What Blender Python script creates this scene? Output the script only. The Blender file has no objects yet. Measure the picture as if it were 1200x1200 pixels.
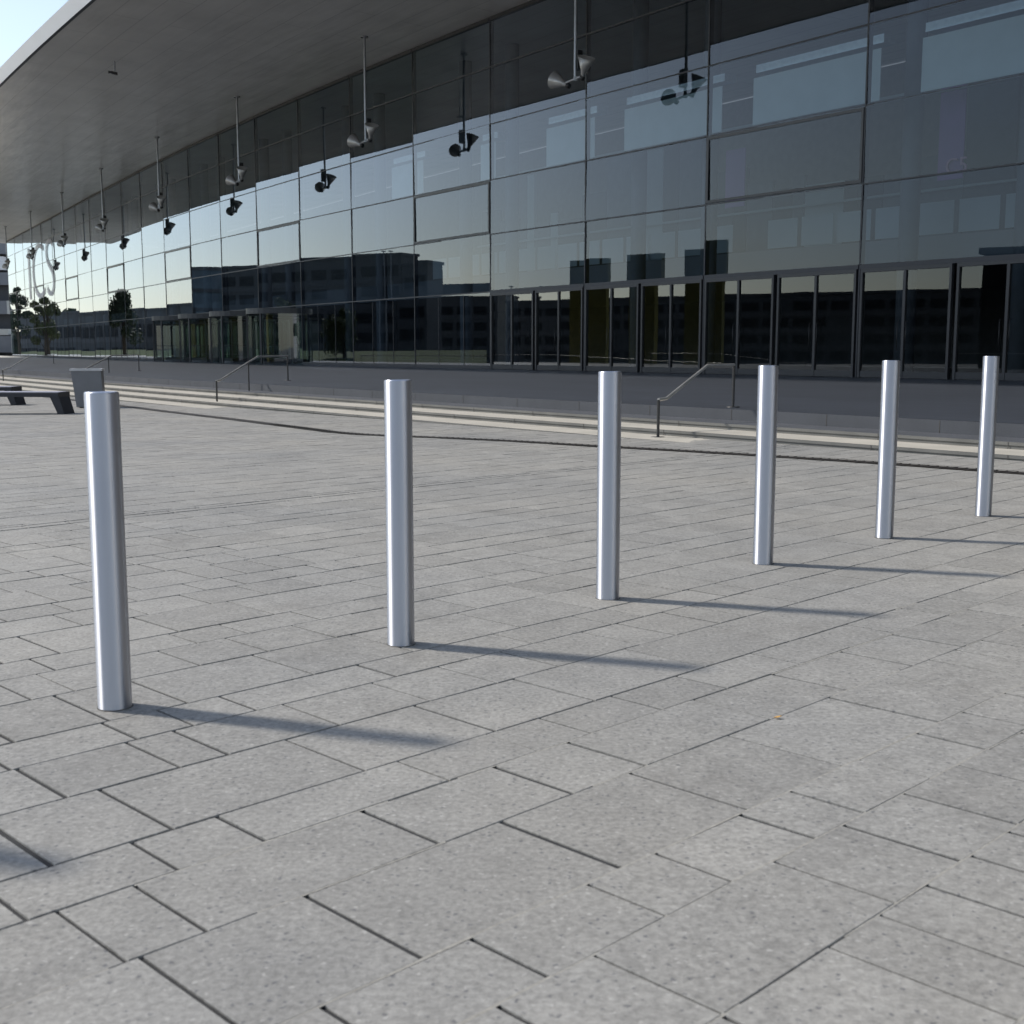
import bpy, math, random
from mathutils import Vector, Matrix
random.seed(7)
rad = math.radians
scene = bpy.context.scene
COL = scene.collection

# ------------------------------------------------------------------ camera
FOC, HOR, CH = 1431.0, 409.6, 1.13          # focal length in photo pixels, horizon row, eye height
PITCH = math.atan((600 - HOR) / FOC)
cP, sP = math.cos(PITCH), math.sin(PITCH)
cam_d = bpy.data.cameras.new('camera')
cam = bpy.data.objects.new('camera', cam_d); COL.objects.link(cam)
cam.location = (0, 0, CH); cam.rotation_euler = (math.pi / 2 - PITCH, 0, 0)
cam_d.sensor_width = 36; cam_d.lens = FOC / 1200 * 36
cam_d.clip_start = 0.05; cam_d.clip_end = 3000
cam_d.dof.use_dof = True; cam_d.dof.focus_distance = 9.0; cam_d.dof.aperture_fstop = 8.0
scene.camera = cam

def ray(x, y):                                # surveying helper: photo pixel -> world direction
    a = (x - 600) / FOC; b = (600 - y) / FOC
    return Vector((a, cP + b * sP, -sP + b * cP))
GX, GY, G0 = .0058, -.0026, .055              # the plaza falls very gently
def gz(x, y): return G0 + GX * x + GY * y
def G(x, y):
    r = ray(x, y); k = (G0 - CH) / (r.z - GX * r.x - GY * r.y)
    return Vector((r.x * k, r.y * k, CH + r.z * k))
def Gz(x, y, z):
    r = ray(x, y); k = (z - CH) / r.z
    return Vector((r.x * k, r.y * k, z))
def zat(x, y, P):                             # height over ground point P seen at pixel row y
    r = ray(x, y); return CH + r.z * P[1] / r.y
def onplane(x, y, P, Q):                      # pixel ray met with the upright plane through P and Q
    r = ray(x, y); d = (Q - P)
    n = Vector((-d.y, d.x, 0)); k = (n.x * P.x + n.y * P.y) / (n.x * r.x + n.y * r.y)
    return Vector((r.x * k, r.y * k, CH + r.z * k))
def px(P):
    d = P[1] * cP - (P[2] - CH) * sP; u = P[1] * sP + (P[2] - CH) * cP
    return 600 + FOC * P[0] / d, 600 - FOC * u / d

# ------------------------------------------------------------------ mesh builder
class MB:
    def __init__(s): s.v = []; s.f = []; s.m = []; s.uv = []; s.has_uv = False; s.sm = []; s.val = []
    def face(s, pts, mi=0, uv=None, smooth=False, val=0.):
        b = len(s.v); s.v += [tuple(p) for p in pts]; s.f.append(tuple(range(b, b + len(pts)))); s.m.append(mi)
        s.sm.append(smooth); s.val.append(val)
        if uv: s.has_uv = True
        s.uv.append(uv if uv else [(0, 0)] * len(pts))
    def idx(s, verts, faces, mi=0, smooth=False):
        b = len(s.v); s.v += [tuple(p) for p in verts]
        for f in faces:
            s.f.append(tuple(i + b for i in f)); s.m.append(mi); s.sm.append(smooth); s.uv.append([(0, 0)] * len(f)); s.val.append(0.)
    def box(s, o, ex, ey, ez, mi=0):          # corner o, three edge vectors
        o, ex, ey, ez = map(Vector, (o, ex, ey, ez))
        if ex.cross(ey).dot(ez) < 0: o = o + ez; ez = -ez
        V = [o, o + ex, o + ex + ey, o + ey]; V += [p + ez for p in V]
        s.idx(V, [(3, 2, 1, 0), (4, 5, 6, 7), (0, 1, 5, 4), (1, 2, 6, 5), (2, 3, 7, 6), (3, 0, 4, 7)], mi)
    def cbox(s, c, sx, sy, sz, rz=0, mi=0):   # centred on c in plan, standing on c.z
        X = Vector((math.cos(rz), math.sin(rz), 0)); Y = Vector((-X.y, X.x, 0)); c = Vector(c)
        s.box(c - X * sx / 2 - Y * sy / 2, X * sx, Y * sy, Vector((0, 0, sz)), mi)
    def tube(s, path, r, n=10, mi=0, caps=True, radii=None):
        path = [Vector(p) for p in path]; rings = []
        up = Vector((0, 0, 1)); prev = None
        for i, p in enumerate(path):
            a = path[max(i - 1, 0)]; b = path[min(i + 1, len(path) - 1)]
            t = (b - a).normalized()
            if prev is None:
                ref = up if abs(t.z) < .9 else Vector((1, 0, 0)); X = t.cross(ref).normalized()
            else:
                X = (prev - t * prev.dot(t)).normalized()
            prev = X; Y = t.cross(X)
            rr = radii[i] if radii else r
            rings.append([p + (X * math.cos(2 * math.pi * k / n) + Y * math.sin(2 * math.pi * k / n)) * rr for k in range(n)])
        V = [q for ring in rings for q in ring]; F = []
        for i in range(len(rings) - 1):
            for k in range(n):
                F.append((i * n + k, i * n + (k + 1) % n, (i + 1) * n + (k + 1) % n, (i + 1) * n + k))
        s.idx(V, F, mi, True)
        if caps:
            s.idx(rings[0][::-1], [tuple(range(n))], mi); s.idx(rings[-1], [tuple(range(n))], mi)
    def lathe(s, o, axis, prof, n=24, mi=0, smooth=True, ref=None):   # prof: (distance along axis, radius)
        o = Vector(o); t = Vector(axis).normalized()
        ref = ref or (Vector((0, 0, 1)) if abs(t.z) < .9 else Vector((1, 0, 0)))
        X = t.cross(ref).normalized(); Y = t.cross(X); V = []
        for (h, r) in prof:
            for k in range(n):
                a = 2 * math.pi * k / n; V.append(o + t * h + (X * math.cos(a) + Y * math.sin(a)) * r)
        F = [(i * n + k, i * n + (k + 1) % n, (i + 1) * n + (k + 1) % n, (i + 1) * n + k) for i in range(len(prof) - 1) for k in range(n)]
        s.idx(V, F, mi, smooth)
    def build(s, name, mats, parent=None, loc=None, auto=None):
        me = bpy.data.meshes.new(name); me.from_pydata(s.v, [], s.f)
        if not isinstance(mats, (list, tuple)): mats = [mats]
        for m in mats: me.materials.append(m)
        me.polygons.foreach_set('material_index', s.m); me.polygons.foreach_set('use_smooth', s.sm)
        if s.has_uv:
            l = me.uv_layers.new(name='UVMap'); l.data.foreach_set('uv', [c for q in s.uv for p in q for c in p])
        if any(s.val):
            a = me.attributes.new('tint', 'FLOAT', 'FACE'); a.data.foreach_set('value', s.val)
        me.update()
        o = bpy.data.objects.new(name, me); COL.objects.link(o)
        if parent: o.parent = parent
        if loc is not None:
            loc = Vector(loc); me.transform(Matrix.Translation(-loc)); o.location = loc
        return o
def tag(o, label=None, cat=None, group=None, kind=None):
    if label: o['label'] = label
    if cat: o['category'] = cat
    if group: o['group'] = group
    if kind: o['kind'] = kind
    return o
def empty(name, loc, label, cat, group=None):
    o = bpy.data.objects.new(name, None); COL.objects.link(o); o.location = loc; o.empty_display_size = .3
    return tag(o, label, cat, group)
def child(mb, name, mats, parent):            # world-space mesh hung under a thing
    o = mb.build(name, mats)
    root = parent.location if parent.parent is None else parent.parent.location
    o.data.transform(Matrix.Translation(-Vector(root))); o.parent = parent
    return o
def copy_tree(o, parent=None):
    c = o.copy(); COL.objects.link(c); c.parent = parent
    for ch in list(o.children): copy_tree(ch, c)
    return c

# ------------------------------------------------------------------ materials
def newmat(name):
    m = bpy.data.materials.new(name); m.use_nodes = True
    nt = m.node_tree; nt.nodes.clear()
    out = nt.nodes.new('ShaderNodeOutputMaterial')
    return m, nt, out
def N(nt, t, **kw):
    n = nt.nodes.new(t)
    for k, v in kw.items():
        if k in n.inputs.keys(): n.inputs[k].default_value = v
        else: setattr(n, k, v)
    return n
def pbr(name, col, rough=.6, metal=0., var=.12, scale=3., bump=0., bscale=40., spec=.5, coord='Object'):
    m, nt, out = newmat(name); L = nt.links.new
    b = N(nt, 'ShaderNodeBsdfPrincipled'); b.inputs['Roughness'].default_value = rough; b.inputs['Metallic'].default_value = metal
    b.inputs['Specular IOR Level'].default_value = spec
    tc = N(nt, 'ShaderNodeTexCoord')
    nz = N(nt, 'ShaderNodeTexNoise'); nz.inputs['Scale'].default_value = scale; nz.inputs['Detail'].default_value = 6
    L(tc.outputs[coord], nz.inputs['Vector'])
    r = N(nt, 'ShaderNodeValToRGB')
    r.color_ramp.elements[0].position = .3; r.color_ramp.elements[1].position = .7
    r.color_ramp.elements[0].color = (*[c * (1 - var) for c in col], 1); r.color_ramp.elements[1].color = (*[min(1, c * (1 + var)) for c in col], 1)
    L(nz.outputs['Fac'], r.inputs['Fac']); L(r.outputs['Color'], b.inputs['Base Color'])
    mr = N(nt, 'ShaderNodeMapRange'); mr.inputs['To Min'].default_value = max(.02, rough - .08); mr.inputs['To Max'].default_value = min(1, rough + .08)
    L(nz.outputs['Fac'], mr.inputs['Value']); L(mr.outputs['Result'], b.inputs['Roughness'])
    if bump:
        n2 = N(nt, 'ShaderNodeTexNoise'); n2.inputs['Scale'].default_value = bscale; n2.inputs['Detail'].default_value = 4
        L(tc.outputs[coord], n2.inputs['Vector'])
        bp = N(nt, 'ShaderNodeBump'); bp.inputs['Strength'].default_value = bump; bp.inputs['Distance'].default_value = .01
        L(n2.outputs['Fac'], bp.inputs['Height']); L(bp.outputs['Normal'], b.inputs['Normal'])
    L(b.outputs[0], out.inputs[0])
    return m

def slab_material(name, col, warm=.0, tint_amt=.15):
    m, nt, out = newmat(name); L = nt.links.new
    b = N(nt, 'ShaderNodeBsdfPrincipled'); b.inputs['Roughness'].default_value = .75; b.inputs['Specular IOR Level'].default_value = .3
    tc = N(nt, 'ShaderNodeTexCoord')
    # slow weathering
    n1 = N(nt, 'ShaderNodeTexNoise', Scale=.55, Detail=5.); L(tc.outputs['Object'], n1.inputs['Vector'])
    n2 = N(nt, 'ShaderNodeTexNoise', Scale=9., Detail=6.); L(tc.outputs['Object'], n2.inputs['Vector'])
    n3 = N(nt, 'ShaderNodeTexNoise', Scale=64., Detail=7., Roughness=.62); L(tc.outputs['Object'], n3.inputs['Vector'])
    at = N(nt, 'ShaderNodeAttribute', attribute_name='tint')
    def mth(op, a, b_):
        n = N(nt, 'ShaderNodeMath', operation=op)
        for i, q in enumerate((a, b_)):
            if hasattr(q, 'default_value') or hasattr(q, 'is_linked'): L(q, n.inputs[i])
            else: n.inputs[i].default_value = q
        return n.outputs[0]
    f = mth('MULTIPLY_ADD', n1.outputs['Fac'], .44); nt.nodes[-1].inputs[2].default_value = .78
    g = mth('MULTIPLY_ADD', n2.outputs['Fac'], .42); nt.nodes[-1].inputs[2].default_value = .79
    h = mth('MULTIPLY_ADD', n3.outputs['Fac'], 1.3); nt.nodes[-1].inputs[2].default_value = .35
    t = mth('MULTIPLY_ADD', at.outputs['Fac'], tint_amt); nt.nodes[-1].inputs[2].default_value = 1 - tint_amt / 2
    k = mth('MULTIPLY', mth('MULTIPLY', f, g), mth('MULTIPLY', h, t))
    # warm/cool drift between slabs
    mixc = N(nt, 'ShaderNodeMixRGB'); mixc.inputs[1].default_value = (col[0] * .965, col[1], col[2] * 1.03, 1); mixc.inputs[2].default_value = (col[0] * 1.03, col[1] * 1.0, col[2] * .92, 1)
    L(n1.outputs['Fac'], mixc.inputs[0])
    sc = N(nt, 'ShaderNodeVectorMath', operation='SCALE'); L(mixc.outputs[0], sc.inputs[0]); L(k, sc.inputs['Scale'])
    # exposed aggregate: dark and pale grains
    vor = N(nt, 'ShaderNodeTexVoronoi', Scale=70.)
    nd = N(nt, 'ShaderNodeTexNoise', Scale=120., Detail=2.); L(tc.outputs['Object'], nd.inputs['Vector'])
    dsp = N(nt, 'ShaderNodeVectorMath', operation='MULTIPLY_ADD'); L(nd.outputs['Color'], dsp.inputs[0]); dsp.inputs[1].default_value = (.014, .014, .014); L(tc.outputs['Object'], dsp.inputs[2])
    L(dsp.outputs[0], vor.inputs['Vector'])
    sep = N(nt, 'ShaderNodeSeparateColor'); L(vor.outputs['Color'], sep.inputs[0])
    near = N(nt, 'ShaderNodeMapRange'); near.inputs['From Min'].default_value = .18; near.inputs['From Max'].default_value = .42; near.inputs['To Min'].default_value = 1; near.inputs['To Max'].default_value = 0
    L(vor.outputs['Distance'], near.inputs['Value'])
    dk = mth('MULTIPLY', mth('GREATER_THAN', sep.outputs[0], .84), near.outputs[0])
    lt = mth('MULTIPLY', mth('LESS_THAN', sep.outputs[0], .10), near.outputs[0])
    mx1 = N(nt, 'ShaderNodeMixRGB'); L(mth('MULTIPLY', dk, .6), mx1.inputs[0]); L(sc.outputs[0], mx1.inputs[1]); mx1.inputs[2].default_value = (.075, .078, .09, 1)
    mx2 = N(nt, 'ShaderNodeMixRGB'); L(mth('MULTIPLY', lt, .28), mx2.inputs[0]); L(mx1.outputs[0], mx2.inputs[1]); mx2.inputs[2].default_value = (.62, .60, .56, 1)
    gv = N(nt, 'ShaderNodeTexVoronoi', Scale=1.7); L(dsp.outputs[0], gv.inputs['Vector'])
    gs = N(nt, 'ShaderNodeSeparateColor'); L(gv.outputs['Color'], gs.inputs[0])
    gr = N(nt, 'ShaderNodeMapRange'); gr.inputs['From Min'].default_value = .014; gr.inputs['From Max'].default_value = .028; gr.inputs['To Min'].default_value = 1; gr.inputs['To Max'].default_value = 0; L(gv.outputs['Distance'], gr.inputs['Value'])
    gm_ = mth('MULTIPLY', mth('GREATER_THAN', gs.outputs[1], .55), gr.outputs[0])
    stn = N(nt, 'ShaderNodeTexNoise', Scale=1.9, Detail=7., Roughness=.65); L(tc.outputs['Object'], stn.inputs['Vector'])
    sr = N(nt, 'ShaderNodeMapRange'); sr.inputs['From Min'].default_value = .56; sr.inputs['From Max'].default_value = .74; L(stn.outputs['Fac'], sr.inputs['Value'])
    mx3 = N(nt, 'ShaderNodeMixRGB'); L(mth('MULTIPLY', gm_, .45), mx3.inputs[0]); L(mx2.outputs[0], mx3.inputs[1]); mx3.inputs[2].default_value = (.10, .10, .105, 1)
    mx4 = N(nt, 'ShaderNodeMixRGB'); L(mth('MULTIPLY', sr.outputs[0], .34), mx4.inputs[0]); L(mx3.outputs[0], mx4.inputs[1]); mx4.inputs[2].default_value = (.12, .112, .10, 1)
    L(mx4.outputs[0], b.inputs['Base Color'])
    bp = N(nt, 'ShaderNodeBump'); bp.inputs['Strength'].default_value = .5; bp.inputs['Distance'].default_value = .004
    L(n3.outputs['Fac'], bp.inputs['Height']); L(bp.outputs['Normal'], b.inputs['Normal'])
    L(b.outputs[0], out.inputs[0])
    return m

def uv_tile_material(name, col, tw, th, mortar, mcol, rough=.6, var=.15, spec=.4, bump=.3):
    """tiles / cladding sheets laid out in metres in the UV map"""
    m, nt, out = newmat(name); L = nt.links.new
    b = N(nt, 'ShaderNodeBsdfPrincipled'); b.inputs['Roughness'].default_value = rough; b.inputs['Specular IOR Level'].default_value = spec
    uv = N(nt, 'ShaderNodeUVMap')
    br = N(nt, 'ShaderNodeTexBrick'); br.offset = .5
    br.inputs['Scale'].default_value = 1; br.inputs['Brick Width'].default_value = tw; br.inputs['Row Height'].default_value = th
    br.inputs['Mortar Size'].default_value = mortar; br.inputs['Mortar Smooth'].default_value = .1
    br.inputs['Color1'].default_value = (*[c * (1 - var) for c in col], 1); br.inputs['Color2'].default_value = (*[c * (1 + var) for c in col], 1)
    br.inputs['Mortar'].default_value = (*mcol, 1)
    L(uv.outputs[0], br.inputs['Vector'])
    nz = N(nt, 'ShaderNodeTexNoise', Scale=.35, Detail=6.); L(uv.outputs[0], nz.inputs['Vector'])
    mr = N(nt, 'ShaderNodeMapRange'); mr.inputs['To Min'].default_value = .8; mr.inputs['To Max'].default_value = 1.2; L(nz.outputs['Fac'], mr.inputs['Value'])
    sc = N(nt, 'ShaderNodeVectorMath', operation='SCALE'); L(br.outputs['Color'], sc.inputs[0]); L(mr.outputs[0], sc.inputs['Scale'])
    L(sc.outputs[0], b.inputs['Base Color'])
    # shallow waves of thin sheet (oil-canning) for cladding
    mp = N(nt, 'ShaderNodeMapping'); mp.inputs['Scale'].default_value = (.22, 1.1, 1); L(uv.outputs[0], mp.inputs['Vector'])
    n2 = N(nt, 'ShaderNodeTexNoise', Scale=1., Detail=2.); L(mp.outputs[0], n2.inputs['Vector'])
    bp = N(nt, 'ShaderNodeBump'); bp.inputs['Strength'].default_value = bump; bp.inputs['Distance'].default_value = .12
    L(n2.outputs['Fac'], bp.inputs['Height']); L(bp.outputs['Normal'], b.inputs['Normal'])
    L(b.outputs[0], out.inputs[0])
    return m

def glass_material(name, r0=.038, power=3.1, tint=(.52, .60, .66), rtint=(.84, .91, 1.0)):
    m, nt, out = newmat(name); L = nt.links.new
    lw = N(nt, 'ShaderNodeLayerWeight'); lw.inputs['Blend'].default_value = .5
    pw = N(nt, 'ShaderNodeMath', operation='POWER'); L(lw.outputs['Facing'], pw.inputs[0]); pw.inputs[1].default_value = power
    ma = N(nt, 'ShaderNodeMath', operation='MULTIPLY_ADD'); L(pw.outputs[0], ma.inputs[0]); ma.inputs[1].default_value = 1 - r0; ma.inputs[2].default_value = r0
    tr = N(nt, 'ShaderNodeBsdfTransparent'); tr.inputs[0].default_value = (*tint, 1)
    gl = N(nt, 'ShaderNodeBsdfGlossy'); gl.inputs['Roughness'].default_value = 0.0; gl.inputs['Color'].default_value = (*rtint, 1)
    # large sheets are never dead flat: a very slow, very shallow wave
    tc = N(nt, 'ShaderNodeTexCoord'); nz = N(nt, 'ShaderNodeTexNoise', Scale=.5, Detail=1.); L(tc.outputs['Object'], nz.inputs['Vector'])
    bp = N(nt, 'ShaderNodeBump'); bp.inputs['Strength'].default_value = .08; bp.inputs['Distance'].default_value = .012
    L(nz.outputs['Fac'], bp.inputs['Height']); L(bp.outputs['Normal'], gl.inputs['Normal'])
    mx = N(nt, 'ShaderNodeMixShader'); L(ma.outputs[0], mx.inputs[0]); L(tr.outputs[0], mx.inputs[1]); L(gl.outputs[0], mx.inputs[2])
    L(mx.outputs[0], out.inputs[0])
    return m

def brushed_steel(name):
    m, nt, out = newmat(name); L = nt.links.new
    b = N(nt, 'ShaderNodeBsdfPrincipled')
    b.inputs['Base Color'].default_value = (.60, .625, .68, 1); b.inputs['Metallic'].default_value = 1
    b.inputs['Roughness'].default_value = .34; b.inputs['Anisotropic'].default_value = .95; b.inputs['Anisotropic Rotation'].default_value = 0.25
    tg = N(nt, 'ShaderNodeTangent', direction_type='RADIAL', axis='Z'); L(tg.outputs[0], b.inputs['Tangent'])
    tc = N(nt, 'ShaderNodeTexCoord'); mp = N(nt, 'ShaderNodeMapping'); mp.inputs['Scale'].default_value = (3, 3, 14); L(tc.outputs['Object'], mp.inputs['Vector'])
    nz = N(nt, 'ShaderNodeTexNoise', Scale=1., Detail=3.); L(mp.outputs[0], nz.inputs['Vector'])
    r = N(nt, 'ShaderNodeMapRange'); r.inputs['To Min'].default_value = .26; r.inputs['To Max'].default_value = .29; b.inputs['Roughness'].default_value = .48
    n2 = N(nt, 'ShaderNodeTexNoise', Scale=2.2, Detail=2.); L(tc.outputs['Object'], n2.inputs['Vector'])
    cr = N(nt, 'ShaderNodeValToRGB'); cr.color_ramp.elements[0].position = .35; cr.color_ramp.elements[1].position = .7
    cr.color_ramp.elements[0].color = (.62, .63, .67, 1); cr.color_ramp.elements[1].color = (.645, .655, .695, 1)
    L(n2.outputs['Fac'], cr.inputs['Fac']); L(cr.outputs['Color'], b.inputs['Base Color'])
    L(b.outputs[0], out.inputs[0])
    return m

M = dict(
    steel=brushed_steel('brushed_steel'),
    cap=pbr('satin_cap_steel', (.62, .64, .70), .32, 1., .05, 12),
    slab=slab_material('granite_slab', (.270, .260, .245)),
    bed=pbr('joint_bed', (.03, .03, .03), .95, 0, .3, 30),
    sand=pbr('joint_sand', (.30, .285, .25), .95, 0, .25, 60),
    sand_dark=pbr('joint_dirt', (.09, .085, .078), .95, 0, .35, 40),
    ground=pbr('far_paving', (.31, .30, .28), .85, 0, .1, .3),
    terrace_shade=uv_tile_material('shade_toned_paving', (.036, .041, .051), 2.4, .62, .012, (.02, .022, .027), .55, .10, .4, .02),  # the roof's shade over the terrace is put into this dark colour
    sunlit_pave=pbr('sun_toned_paving', (.55, .54, .50), .8, 0, .08, .6),  # pale tone paints in the sunlight past the end of the roof shade
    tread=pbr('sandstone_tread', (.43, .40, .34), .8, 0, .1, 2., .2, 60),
    step_shade=pbr('shade_toned_step', (.066, .07, .078), .7, 0, .12, 2., .2, 60),  # top riser and first tread: roof shade painted in as a dark tone
    riser=pbr('shade_toned_riser', (.15, .147, .135), .8, 0, .15, 2., .2, 60),  # darker than the treads: shade on the upright faces put into the colour
    soffit=uv_tile_material('roof_soffit_sheet', (.86, .83, .79), 7.2, 1.19, .018, (.66, .63, .60), .24, .015, .8, .3),
    fascia=pbr('white_fascia', (.84, .85, .88), .4, 0, .03, .5),
    roofing=pbr('roof_membrane', (.5, .5, .5), .8),
    frame=pbr('anthracite_frame', (.034, .035, .039), .4, 0, .15, 3.),
    mullion=pbr('dark_mullion', (.030, .032, .040), .45, 0, .15, 3.),
    glass=glass_material('facade_glass'),
    door_glass=glass_material('door_glass', .045, 2.5, (.5, .54, .55), (.84, .90, .95)),
    clear=glass_material('clear_glass', .08, 2.4, (.80, .88, .85)),
    inner_floor=pbr('hall_floor', (.12, .115, .11), .35),
    inner_wall=pbr('hall_wall', (.13, .13, .14), .7),
    inner_dark=pbr('hall_dark', (.035, .035, .04), .7),
    white=pbr('white_paint', (.72, .74, .73), .6, 0, .05, 1.),
    slab_front=pbr('slab_front', (.14, .15, .165), .7, 0, .05, 1.),
    parapet=pbr('pale_parapet', (.30, .34, .35), .6, 0, .06, 1.),
    room_mid=pbr('room_mid', (.10, .11, .125), .7),
    room_dim=pbr('room_dim', (.06, .065, .08), .7),
    blind=pbr('roller_blind', (.62, .68, .66), .8, 0, .04, 1.5),
    glint_strip=pbr('silver_glint_strip', (.42, .45, .46), .35, .8, .1, 6., 1.0, 2.2),
    olive=pbr('olive_panel', (.30, .265, .06), .7, 0, .1, 1.),
    purple=pbr('purple_banner', (.16, .07, .20), .7, 0, .1, 1.),
    pink=pbr('pink_letter', (.36, .17, .26), .7),
    letter=pbr('pale_letter', (.74, .71, .78), .6),
    lamp=pbr('lamp_shade_grey', (.42, .41, .40), .38, .5, .1, 4.),
    lampin=pbr('lamp_inside', (.5, .5, .48), .3, .4),
    black=pbr('black_metal', (.015, .015, .017), .45, 0, .2, 5.),
    rod=pbr('grey_rod', (.30, .31, .33), .35, .7),
    rail=pbr('steel_rail', (.62, .60, .56), .38, .7),
    post=pbr('rail_post', (.05, .048, .046), .45, .3),
    bench=pbr('bench_dark_steel', (.028, .029, .036), .5, .1, .15, 5.),
    bench_top=pbr('bench_top_lacquer', (.42, .42, .50), .35, 0, .05, 5.),
    bin=pbr('bin_grey_sheet', (.17, .175, .19), .45, .3, .08, 4.),
    bin_rim=pbr('bin_pale_rim', (.55, .56, .58), .4, .3),
    drain=pbr('drain_iron', (.020, .016, .013), .6, .2, .25, 8.),
    drain_edge=pbr('drain_edge_steel', (.07, .062, .055), .5, .5, .2, 8.),
    tower=pbr('dark_tower', (.055, .058, .066), .5),
    towerbox=pbr('pale_tower_box', (.55, .55, .52), .6, 0, .08, 1.),
    towergrey=pbr('grey_tower_box', (.20, .21, .23), .6, 0, .08, 1.),
    office=pbr('office_wall', (.085, .09, .095), .6, 0, .15, .4),
    office_lt=pbr('office_band', (.115, .115, .12), .6, 0, .15, .4),
    office_gl=pbr('office_window', (.02, .023, .027), .6, 0, .2, .6, spec=.2),
    teal=pbr('stair_glass', (.12, .16, .17), .15, 0, .2, .6),
    grass=pbr('lawn', (.075, .10, .025), .95, 0, .4, .8, .6, 8.),
    leaf=pbr('leaf_olive', (.085, .10, .028), .7, 0, .45, 1.2),
    leaf2=pbr('leaf_dark', (.035, .055, .022), .7, 0, .45, 1.2),
    bark=pbr('bark', (.09, .07, .05), .9),
    whitewall=pbr('white_render', (.80, .80, .80), .7, 0, .03, .5),
    wood=pbr('far_foliage', (.04, .055, .03), .9, 0, .4, .1),
    cream=pbr('cream_render', (.45, .43, .38), .7),
    leaf_litter=pbr('dry_leaf', (.55, .30, .06), .7),
)

ln = M['letter'].node_tree; pb = [q for q in ln.nodes if q.type == 'BSDF_PRINCIPLED'][0]; pb.inputs['Alpha'].default_value = .45   # translucent film letters

# ------------------------------------------------------------------ facade line (a faceted, gently bending curtain wall)
S = 1.25
x, y, th, kk, w = 12.41 * .64, 44.3337 * .64, .62708, .0095, 7.7752 * .64
fw, a = [(x, y)], th
for i in range(22):
    x, y = fw[-1]; fw.append((x - w * math.sin(a), y + w * math.cos(a))); a -= kk if i < 11 else 0
bk, a = [], th + kk
x, y = fw[0]
for i in range(9):
    x, y = x + w * math.sin(a), y - w * math.cos(a); bk.insert(0, (x, y)); a += kk
I0 = 9
FP = [Vector((q[0] * S, q[1] * S, 0)) for q in bk + fw]
W = w * S
NP = len(FP) - 1
def seg(i):                                    # direction (towards the far end) and outward normal of panel i
    d = (FP[i + 1] - FP[i]).normalized(); return d, Vector((-d.y, d.x, 0))
def vn(i):
    if i <= 0: return seg(0)[1]
    if i >= NP: return seg(NP - 1)[1]
    n = (seg(i - 1)[1] + seg(i)[1]); return n.normalized()
def F(t, off=0., z=0.):                        # point at facade parameter t (panel 0 begins at a door jamb), off metres out
    q = t + I0; i = max(0, min(NP - 1, int(math.floor(q)))); u = q - i
    A = FP[i] + vn(i) * off; B = FP[i + 1] + vn(i + 1) * off
    P = A + (B - A) * u; P.z = z; return P
def dirs(t):
    i = max(0, min(NP - 1, int(math.floor(t + I0)))); return seg(i)
T0, T1 = -9, 22
ZT = .33                                       # terrace level
ROW = [1.13 + .8 * q for q in (2.92, 5.80, 8.48, 11.21, 13.98)]    # head of doors, then the transoms
ZS, ZE, OV = 14.22, 14.86, 13.1                # soffit at the glass, at the eaves, overhang
def soffit_z(off): return ZS + (ZE - ZS) * off / OV
def t_at_px(xp, off, y=410):                   # facade parameter whose offset line stands at photo column xp
    lo, hi = -3.0, 21.9
    for _ in range(50):
        mid = (lo + hi) / 2
        if px(F(mid, off, 1.5))[0] > xp: lo = mid
        else: hi = mid
    return (lo + hi) / 2
def hit_facade(xp, yp):
    r = ray(xp, yp)
    for i in range(NP):
        A, B = FP[i], FP[i + 1]; e = B - A
        det = r.x * -e.y + r.y * e.x
        k = (A.x * -e.y + A.y * e.x) / det; t = (r.x * A.y - r.y * A.x) / det
        if k > 0 and 0 <= t < 1: return i, Vector((r.x * k, r.y * k, CH + r.z * k)), r
def opposite(xp, yp, dist):                    # the place across the plaza that the glass shows at a photo pixel
    i, P, r = hit_facade(xp, yp); n = seg(i)[1]
    q = r - 2 * r.dot(n) * n; q = q / math.hypot(q.x, q.y)
    return P + q * dist

# ------------------------------------------------------------------ ground and paving
m = MB()
R = 900
m.face([(sx * R, sy * R, gz(sx * R, sy * R) - .022) for sx, sy in ((-1, -1), (1, -1), (1, 1), (-1, 1))])
tag(m.build('ground', M['ground']), kind='structure')

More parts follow.
